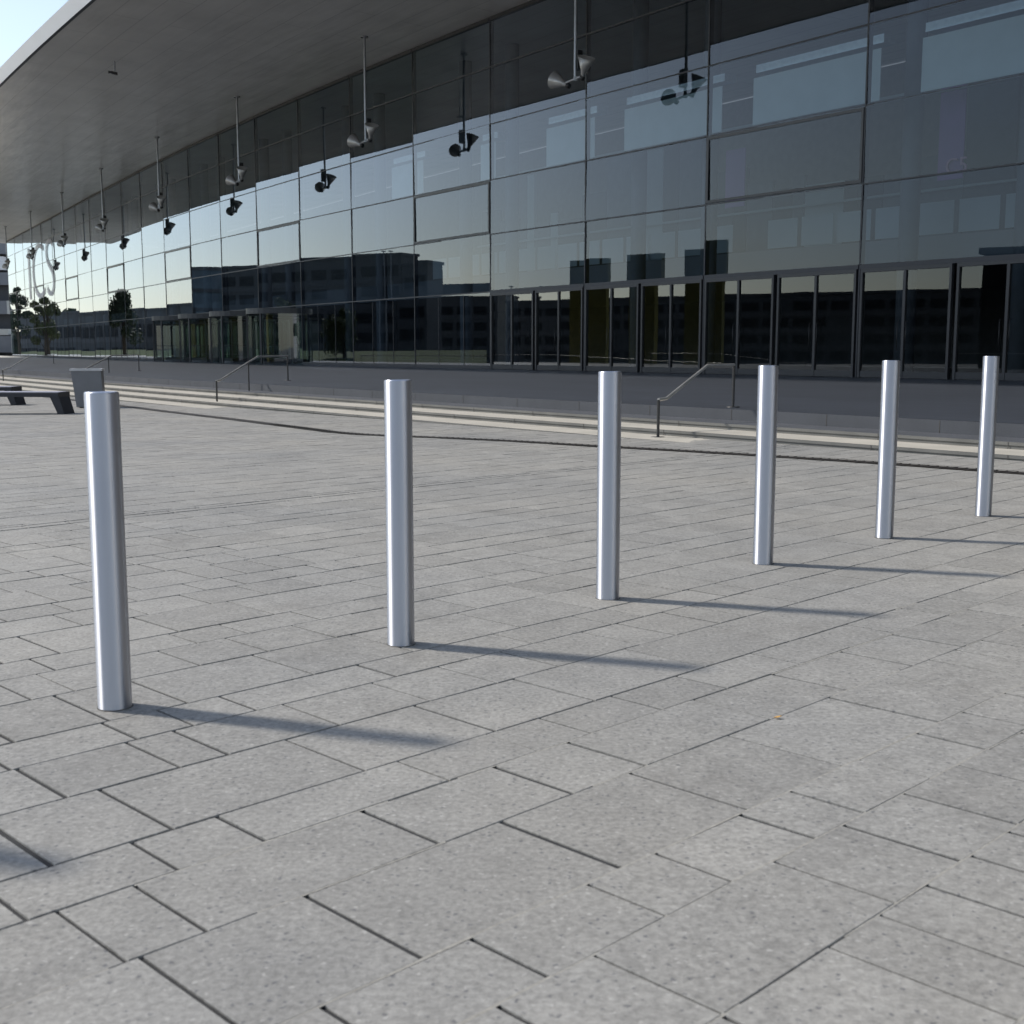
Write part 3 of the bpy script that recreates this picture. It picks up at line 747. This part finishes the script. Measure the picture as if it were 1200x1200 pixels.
for i, (tp, bt) in enumerate(BOL):
    o = broot if i == 0 else copy_tree(broot)
    P = G(*bt); zt = zat(tp[0], tp[1] - 1.5, P)
    o.location = (P.x, P.y, P.z); o['label'] = BL[i]
    o.rotation_euler.z = .7 * i
    o.scale = (1, 1, (zt - P.z) / H0)
    print('bollard', i, [round(c, 2) for c in P], round(zt - P.z, 3))

# ------------------------------------------------------------------ handrails
def handrail(base, top_y, elbow, upper, post2, p2top, label, zb, mids=(), thick=.021):
    P = Gz(*base, zb); Q = Gz(*post2, ZT)
    T = Vector((P.x, P.y, zat(base[0], top_y, P))); E = onplane(*elbow, P, Q); U = onplane(*upper, P, Q); V_ = Vector((Q.x, Q.y, zat(post2[0], p2top, Q)))
    V_.z = U.z = (V_.z + U.z) / 2
    root = empty('handrail', P, label, 'handrail', 'bent steel handrails on the steps')
    a_ = MB(); a_.tube([T - Vector((0, 0, .0)), E, U, V_], thick, 10); child(a_, 'rail', M['rail'], root)
    for A_, top in ((P, T), (Q, V_)):
        b_ = MB(); b_.tube([A_ - Zv * .03, top], thick * .9, 10); b_.lathe(A_, Zv, [(0, .09), (.012, .09), (.012, 0)], 16); child(b_, 'post', M['post'], root)
    for mx, my in mids:
        s_ = .45; A_ = onplane(mx, my, P, Q)
        # rail height above this foot
        for C_, D_ in ((E, U), (U, V_)):
            dd = (D_ - C_).to_2d().length; tq = ((A_ - C_).to_2d().dot((D_ - C_).to_2d())) / dd ** 2
            if 0 <= tq <= 1.02:
                top = C_ + (D_ - C_) * tq; b_ = MB(); b_.tube([A_ - Zv * .05, Vector((A_.x, A_.y, top.z))], thick * .8, 8); child(b_, 'post', M['post'], root); break
handrail((771, 513), 468.5, (781, 467), (829, 428), (859, 477.5), 428, 'bent steel handrail nearest the camera, between the third and fourth bollards', .02)
handrail((254.5, 475), 446.5, (258, 445.5), (302, 418), (337.5, 446), 417, 'bent steel handrail on the steps in front of the revolving doors', -.05, ((292, 461),))
handrail((88, 454), 434, (98, 433.5), (131, 416.5), (163, 434.5), 416, 'bent steel handrail rising behind the grey litter bin', -.05, ((128, 443),))
handrail((4, 449), 433.5, (11, 431), (34, 417.5), (63, 426), 416.5, 'bent steel handrail at the left edge, farthest along the steps', -.05)

# ------------------------------------------------------------------ litter bin
P = G(106, 477.5)
binr = empty('litter_bin', P, 'grey sheet-metal litter bin with pale rim behind the nearest bollard', 'litter bin')
bd = MB(); hB = .80; rz = rad(12)
X = Vector((math.cos(rz), math.sin(rz), 0)); Y = Vector((-X.y, X.x, 0))
def ringp(wx, wy, z, sh=0): return [P + X * (sx * wx / 2 + sh) + Y * sy * wy / 2 + Zv * z for sx, sy in ((-1, -1), (1, -1), (1, 1), (-1, 1))]
lo, hi = ringp(.53, .43, .02, .02), ringp(.59, .46, hB - .04, -.03)
bd.idx(lo + hi, [(3, 2, 1, 0), (0, 1, 5, 4), (1, 2, 6, 5), (2, 3, 7, 6), (3, 0, 4, 7)])
child(bd, 'body', M['bin'], binr)
rm = MB(); o1, o2, i1 = ringp(.63, .49, hB - .042, -.03), ringp(.64, .50, hB, -.03), ringp(.5, .36, hB, -.03); i2 = ringp(.5, .36, hB - .15, -.03)
V = o1 + o2 + i1 + i2
rm.idx(V, [(q, (q + 1) % 4, 4 + (q + 1) % 4, 4 + q) for q in range(4)] + [(4 + q, 4 + (q + 1) % 4, 8 + (q + 1) % 4, 8 + q) for q in range(4)] + [(8 + q, 8 + (q + 1) % 4, 12 + (q + 1) % 4, 12 + q) for q in range(4)] + [(0, 1, 2, 3)[::-1]])
child(rm, 'rim', M['bin_rim'], binr)
pl = MB(); b4 = ringp(.44, .36, 0, .03); pl.box(b4[0], b4[1] - b4[0], b4[3] - b4[0], Zv * .02); child(pl, 'plinth', M['black'], binr)

# ------------------------------------------------------------------ benches
def bench(foot, top_y, seat_x, label, seatlen=2.3):
    P = G(*foot); hz = .40
    root = empty('bench', P, label, 'bench', 'dark steel benches on the plaza')
    D = Vector((-1, .05, 0)).normalized(); Yb = Vector((.05, 1, 0)).normalized()
    A_ = P + D * .09
    se = MB(); z = P.z + hz - .085
    o = Vector((A_.x, A_.y, z)); dep = .52
    prof = [(0, 0), (0, .075), (.02, .085), (dep - .02, .085), (dep, .075), (dep, 0)]
    n6 = len(prof); V = [o + Yb * a_ + Zv * b_ for a_, b_ in prof] + [o + D * seatlen + Yb * a_ + Zv * b_ for a_, b_ in prof]
    se.idx(V, [tuple(range(n6)), tuple(range(n6, 2 * n6))[::-1]] + [(q, n6 + q, n6 + (q + 1) % n6, (q + 1) % n6) for q in range(n6)])
    seat = child(se, 'seat', M['bench'], root)
    tp = MB(); tp.box(o + Yb * .03 + D * .02 + Zv * .0851, D * (seatlen - .04), Yb * (dep - .06), Zv * .006); child(tp, 'seat_top', M['bench_top'], seat)
    for end in (0, 1):
        for yy in (.02,):
            lg = MB(); sgn = -1 if end == 0 else 1
            t0 = o + D * (.0 if end == 0 else seatlen) + Yb * yy
            top = [t0 + (D * .17 if end == 0 else -D * .17), t0]
            bot = [p + D * sgn * (.135 if i_ == 0 else .085) for i_, p in enumerate(top)]
            bot = [Vector((p.x, p.y, P.z)) for p in bot]
            q4 = [bot[0], bot[1], top[1], top[0]]
            lg.idx(q4 + [p + Yb * (dep - .04) for p in q4], [(0, 1, 2, 3), (7, 6, 5, 4), (0, 4, 5, 1), (1, 5, 6, 2), (2, 6, 7, 3), (3, 7, 4, 0)])
            child(lg, 'leg', M['bench'], root)
bench((75, 485.5), 462, 70, 'dark steel bench at the left edge, nearer the camera')
bench((19, 475), 455, 17, 'dark steel bench farther back, half hidden behind the nearer bench')

# ------------------------------------------------------------------ dark tower past the end of the hall
d_, n_ = dirs(21.9)
Pt = ray(14, 410); kq = 176 / Pt.y; Pt = Vector((Pt.x * kq, 176, 0))
tw = empty('stair_tower', Pt, 'dark stair tower with staggered pale boxes at the far end of the hall', 'tower')
q = MB(); q.box(Pt + Vector((-9, .4, 0)), (9.0, 0, 0), (0, 6, 0), (0, 0, 17.6)); child(q, 'tower_core', M['tower'], tw)
pm = 176 / FOC
for x0, x1, y0, y1, mt in ((-8, 7, 279, 286, 'whitewall'), (-20, 12, 288, 301, 'towergrey'), (-6, 8, 304, 319, 'whitewall'), (-20, 14.5, 322, 336, 'towergrey'), (-20, 10, 354, 369, 'towergrey'), (10, 18, 354, 369, 'towerbox'), (-20, 13, 394, 413, 'towergrey'), (13, 22, 391, 414, 'towerbox'), (-9, 10, 386, 393, 'towerbox')):
    P0 = Vector(((x0 - 600) * pm * .985, 176 - .9, CH + (HOR - y1) * pm * 1.0)); P1 = Vector(((x1 - 600) * pm * .985, 0, CH + (HOR - y0) * pm))
    q = MB(); q.box(P0, (P1.x - P0.x, 0, 0), (0, 1.25, 0), (0, 0, max(.3, P1.z - P0.z))); child(q, 'tower_box', M[mt], tw)

# ------------------------------------------------------------------ across the plaza: what the glass mirrors
def block(name, xa, xb, ytop, dist, depth, label, wall, storeys, band=None, cat='building', ybase=410):
    A_ = opposite(xa, 409, dist); B_ = opposite(xb, 409, dist); Mi = opposite((xa + xb) / 2, ytop, dist)
    A_.z = B_.z = gz(A_.x, A_.y) - 1.0; h = Mi.z - A_.z
    e = B_ - A_; e.z = 0; L_ = e.length; e.normalize(); i_, P_, r_ = hit_facade((xa + xb) / 2, 409)
    back = ((A_ + B_) / 2 - P_); back.z = 0; nb_ = Vector((-e.y, e.x, 0)); nb_ = nb_ if nb_.dot(back) > 0 else -nb_
    root = empty(name, (A_ + B_) / 2, label, cat)
    q = MB(); q.box(A_, e * L_, nb_ * depth, Zv * h); wl = child(q, 'wall', M[wall], root)
    sh = h / (storeys + .5)
    for s_ in range(storeys):
        q = MB(); z = A_.z + 1.2 + s_ * sh * .97
        nwin = max(2, int(L_ / 3.2))
        for k_ in range(nwin):
            if random.random() < .1: continue
            u0 = L_ * (k_ + .12) / nwin; q.box(A_ + e * u0 - nb_ * .06 + Zv * (z + .5 - A_.z), e * (L_ / nwin * .76), nb_ * .1, Zv * (sh * .5))
        child(q, 'window_row', M['office_gl'], root)
        if band:
            q = MB(); q.box(A_ - nb_ * .1 + Zv * (z - A_.z - .35), e * L_, nb_ * .09, Zv * .6); child(q, 'floor_band', M[band], root)
    q = MB(); q.box(A_ - nb_ * .2 - e * .2 + Zv * h, e * (L_ + .4), nb_ * (depth + .4), Zv * .35); child(q, 'roof', M['office'], root)
    return root
block('office_block', 262, 470, 309, 105, 9, 'long dark office block across the plaza with rows of windows', 'office', 5, 'office')
block('office_wing', 470.5, 499, 317, 105, 6, 'lower end wing joined to the dark office block across the plaza', 'office', 4)
bt = opposite(246, 316, 104); bz = gz(bt.x, bt.y)
rt = empty('round_tower', (bt.x, bt.y, bz), 'round glass stair tower at the end of the office block across the plaza', 'tower')
q = MB(); q.lathe((bt.x, bt.y, bz - 1), Zv, [(0, 3.6), (bt.z - bz + 1, 3.6), (bt.z - bz + 1, 0)], 32); child(q, 'drum', M['teal'], rt)
q = MB()
for s_ in range(5): q.lathe((bt.x, bt.y, bz + 2.5 + s_ * (bt.z - bz) / 5), Zv, [(0, 3.68), (.5, 3.68)], 32)
child(q, 'floor_band', M['office'], rt)
block('low_hall', 24, 226, 364, 95, 20, 'low dark hall across the plaza beyond the trees', 'office', 2, 'office_lt')
block('distant_offices', 512, 590, 345, 190, 20, 'distant grey office building across the plaza right of the office block', 'office', 4, 'office')
block('long_offices', 600, 2400, 339, 150, 22, 'long grey office range across the plaza facing the entrance doors', 'office', 4, 'office_lt')
for xm in (605, 640, 676, 450, 458):
    P = opposite(xm, 409, 100); P.z = gz(P.x, P.y)
    tp = opposite(xm, 331 if xm > 500 else 300, 100)
    o = empty('lamp_mast', P, 'thin grey lamp mast across the plaza, mirrored in the glass' , 'lamp mast', 'lamp masts across the plaza')
    q = MB(); q.tube([P - Zv * .3, Vector((P.x, P.y, tp.z))], .09, 8, radii=[.12, .06]); child(q, 'mast', M['rod'], o)
    q = MB(); q.cbox(Vector((P.x, P.y, tp.z)), .7, .3, .12); child(q, 'lamp_head', M['rod'], o)
for xl, xr, yt, lb in ((675, 714, 301, 'olive advertising pylon across the plaza, nearest the office block'), (737, 777, 295, 'olive advertising pylon across the plaza, middle one of three'), (803, 850, 289, 'olive advertising pylon across the plaza, farthest from the office block')):
    A_ = opposite(xl, 409, 40); B_ = opposite(xr, 409, 40); Mi = opposite((xl + xr) / 2, yt, 40); A_.z = B_.z = gz(A_.x, A_.y)
    pr = empty('advertising_pylon', (A_ + B_) / 2, lb, 'pylon', 'olive pylons across the plaza'); e = (B_ - A_); e.normalize(); nb_ = Vector((-e.y, e.x, 0)); L_ = (B_ - A_).length
    q = MB(); q.box(A_ + Zv * .25, e * L_, nb_ * .5, Zv * (Mi.z - A_.z - .25)); child(q, 'panel', M['olive'], pr)
    q = MB(); q.box(A_ + e * .1 + nb_ * .06 - Zv * .1, e * (L_ - .2), nb_ * .38, Zv * .349); child(q, 'plinth', M['black'], pr)
A_ = opposite(1171, 409, 36); B_ = opposite(1290, 409, 36); Mi = opposite(1185, 281, 36); A_.z = B_.z = gz(A_.x, A_.y); e = (B_ - A_); e.normalize(); nb_ = Vector((-e.y, e.x, 0)); L_ = (B_ - A_).length; hK = Mi.z - A_.z
pr = empty('kiosk', (A_ + B_) / 2, 'dark kiosk with a pale flat roof across the plaza, mirrored at the right edge', 'kiosk')
q = MB(); q.box(A_ - Zv * .1, e * L_, nb_ * 3, Zv * (hK - .2)); child(q, 'wall', M['inner_dark'], pr)
q = MB(); q.box(A_ - e * .25 - nb_ * .25 + Zv * (hK - .295), e * (L_ + .5), nb_ * 3.5, Zv * .3); child(q, 'roof', M['blind'], pr)
q = MB(); q.box(A_ + e * .8 - nb_ * .03 + Zv * 1.2, e * (L_ - 1.6), nb_ * .06, Zv * 1.6); child(q, 'window', M['office_gl'], pr)
# lawn bank
lw = MB()
xs_ = [20 + 9 * k_ for k_ in range(62)]
for xa, xb in zip(xs_, xs_[1:]):
    f0, f1 = opposite(xa, 409, 48), opposite(xb, 409, 48); g0, g1_ = opposite(xa, 409, 80), opposite(xb, 409, 80)
    for p_ in (f0, f1): p_.z = gz(p_.x, p_.y) - .015
    for p_ in (g0, g1_): p_.z = gz(p_.x, p_.y) + 1.9
    lw.face([f0, f1, g1_, g0])
tag(lw.build('lawn', M['grass']), kind='structure')

def tree(P, h, cr, label, leaf, n=5200, conical=False):
    root = empty('broadleaf_tree' if not conical else 'conifer_tree', P, label, 'tree', None)
    q = MB(); q.tube([P - Zv * .2, P + Zv * h * .3 + Vector((.1, 0, 0)), P + Zv * h * .62, P + Zv * h * .93], .2, 8, radii=[.26, .2, .12, .03])
    lumps = []
    for k_ in range(16):
        zz = random.uniform(.32, .9); rr = cr * ((1.05 - zz) if conical else math.sqrt(max(.05, 1 - ((zz - .6) / .42) ** 2))) * random.uniform(.5, .95)
        a_ = k_ * 2.4; c_ = P + Vector((math.cos(a_) * rr * .8, math.sin(a_) * rr * .8, h * zz)); lumps.append((c_, cr * random.uniform(.22, .42)))
        q.tube([P + Zv * h * (zz - .18), (P + Zv * h * (zz - .06) + c_) / 2, c_], .05, 5, radii=[.07, .045, .015])
    lumps.append((P + Zv * h * .95, cr * .2))
    child(q, 'trunk', M['bark'], root)
    lf = MB()
    for k_ in range(n):
        c_, r_ = random.choice(lumps)
        v = Vector((random.gauss(0, 1), random.gauss(0, 1), random.gauss(0, .8))); v = v.normalized() * r_ * random.random() ** .4
        p_ = c_ + v; s_ = random.uniform(.10, .24)
        a_ = Vector((random.gauss(0, 1), random.gauss(0, 1), random.gauss(0, 1))).normalized(); b_ = a_.orthogonal().normalized()
        lf.face([p_ - a_ * s_, p_ - b_ * s_ * .5, p_ + a_ * s_, p_ + b_ * s_ * .5])
    child(lf, 'crown', leaf, root)
for xp, yt, ds, cr, lb, lf_, con in ((55, 347, 52, 3.0, 'olive broadleaf tree on the lawn across the plaza', M['leaf'], False), (147, 338, 50, 3.6, 'dark green pointed tree on the lawn across the plaza', M['leaf2'], True),
                                     (22, 335, 62, 3.0, 'dark bare-looking tree by the far end of the lawn', M['leaf2'], False), (325, 352, 62, 3.0, 'olive tree in front of the dark office block across the plaza', M['leaf'], False), (410, 362, 66, 3.4, 'olive bushy tree in front of the office wing across the plaza', M['leaf'], False)):
    P = opposite(xp, 409, ds); P.z = gz(P.x, P.y) + .3; tp = opposite(xp, yt, ds)
    tree(P, tp.z - P.z, cr * .85, lb, lf_, 4200, con)
# far wood closing the view on the left
fw_ = MB(); random.seed(3)
for k_ in range(90):
    a_ = rad(-75 + k_ * .62); dd = 330 + random.uniform(-15, 15); P = Vector((math.sin(a_) * dd, math.cos(a_) * dd, -4)); h = random.uniform(9, 15); rr = random.uniform(4, 7)
    for _ in range(60):
        v = Vector((random.gauss(0, 1), random.gauss(0, 1), random.gauss(0, 1))).normalized() * random.random() ** .4
        p_ = P + Vector((v.x * rr, v.y * rr, h * .55 + v.z * h * .55)); s_ = random.uniform(.9, 2.)
        b1 = Vector((random.gauss(0, 1), random.gauss(0, 1), random.gauss(0, 1))).normalized(); b2 = b1.orthogonal().normalized()
        fw_.face([p_ - b1 * s_, p_ - b2 * s_, p_ + b1 * s_, p_ + b2 * s_])
tag(fw_.build('distant_wood', M['wood']), kind='stuff', label='dark line of distant trees beyond the plaza', cat='trees')
# unseen white slab added behind the viewer to give the bollards their right-hand gleam
Pw = Vector((18, -7.5, 0)); Pw.z = gz(Pw.x, Pw.y) - .5
ow = empty('added_gleam_tower', Pw, 'unseen slim white tower added to put a gleam on the bollards', 'tower')
q = MB(); q.cbox(Pw, 5, 4.6, 44, rad(-28)); child(q, 'wall', M['whitewall'], ow)
q = MB(); X = Vector((math.cos(rad(-28)), math.sin(rad(-28)), 0)); Y = Vector((-X.y, X.x, 0))
for s_ in range(10):
    for k_ in (-1.2, 1.2): q.box(Pw - X * 2.54 + Y * (k_ * 1.2 - .4) + Zv * (3 + s_ * 3.4), X * .08, Y * .8, Zv * 1.4)
child(q, 'window', M['office_gl'], ow)
# one dry leaf on the paving
P = G(911, 842); lv = MB(); lv.face([P + Vector((-.012, 0, .004)), P + Vector((0, -.008, .006)), P + Vector((.014, 0, .009)), P + Vector((.002, .009, .005))])
lv.face([P + Vector((-.012, 0, .003)), P + Vector((.002, .009, .004)), P + Vector((.014, 0, .008)), P + Vector((0, -.008, .005))])
tag(lv.build('fallen_leaf', M['leaf_litter'], loc=P), 'tiny orange fallen leaf on a paving joint in the foreground', 'leaf')

# ------------------------------------------------------------------ light
AZ, EL = rad(-70), rad(41.5)                  # azimuth from +Y towards +X
sd = Vector((math.sin(AZ) * math.cos(EL), math.cos(AZ) * math.cos(EL), math.sin(EL)))
sun_d = bpy.data.lights.new('sun', 'SUN'); sun_d.energy = 3.3; sun_d.angle = rad(4.0); sun_d.color = (1, .95, .88)
sun = bpy.data.objects.new('sun', sun_d); COL.objects.link(sun)
sun.rotation_euler = (-sd).to_track_quat('-Z', 'Y').to_euler()
wd = bpy.data.worlds.new('World'); scene.world = wd; wd.use_nodes = True
nt = wd.node_tree; nt.nodes.clear()
sky = nt.nodes.new('ShaderNodeTexSky'); sky.sky_type = 'NISHITA'; sky.sun_disc = False
sky.sun_elevation = EL; sky.sun_rotation = AZ; sky.altitude = 100; sky.air_density = 1.0; sky.dust_density = .5; sky.ozone_density = 1.0
bg = nt.nodes.new('ShaderNodeBackground'); bg.inputs['Strength'].default_value = .15
wo = nt.nodes.new('ShaderNodeOutputWorld')
hs = nt.nodes.new('ShaderNodeHueSaturation'); hs.inputs['Saturation'].default_value = .74
nt.links.new(sky.outputs[0], hs.inputs['Color']); nt.links.new(hs.outputs[0], bg.inputs[0]); nt.links.new(bg.outputs[0], wo.inputs[0])

scene.view_settings.view_transform = 'Standard'; scene.view_settings.look = 'None'
scene.view_settings.exposure = 0.3; scene.view_settings.gamma = 1.0
scene.cycles.max_bounces = 10; scene.cycles.transparent_max_bounces = 16; scene.cycles.glossy_bounces = 5; scene.cycles.diffuse_bounces = 4
scene.cycles.caustics_reflective = False
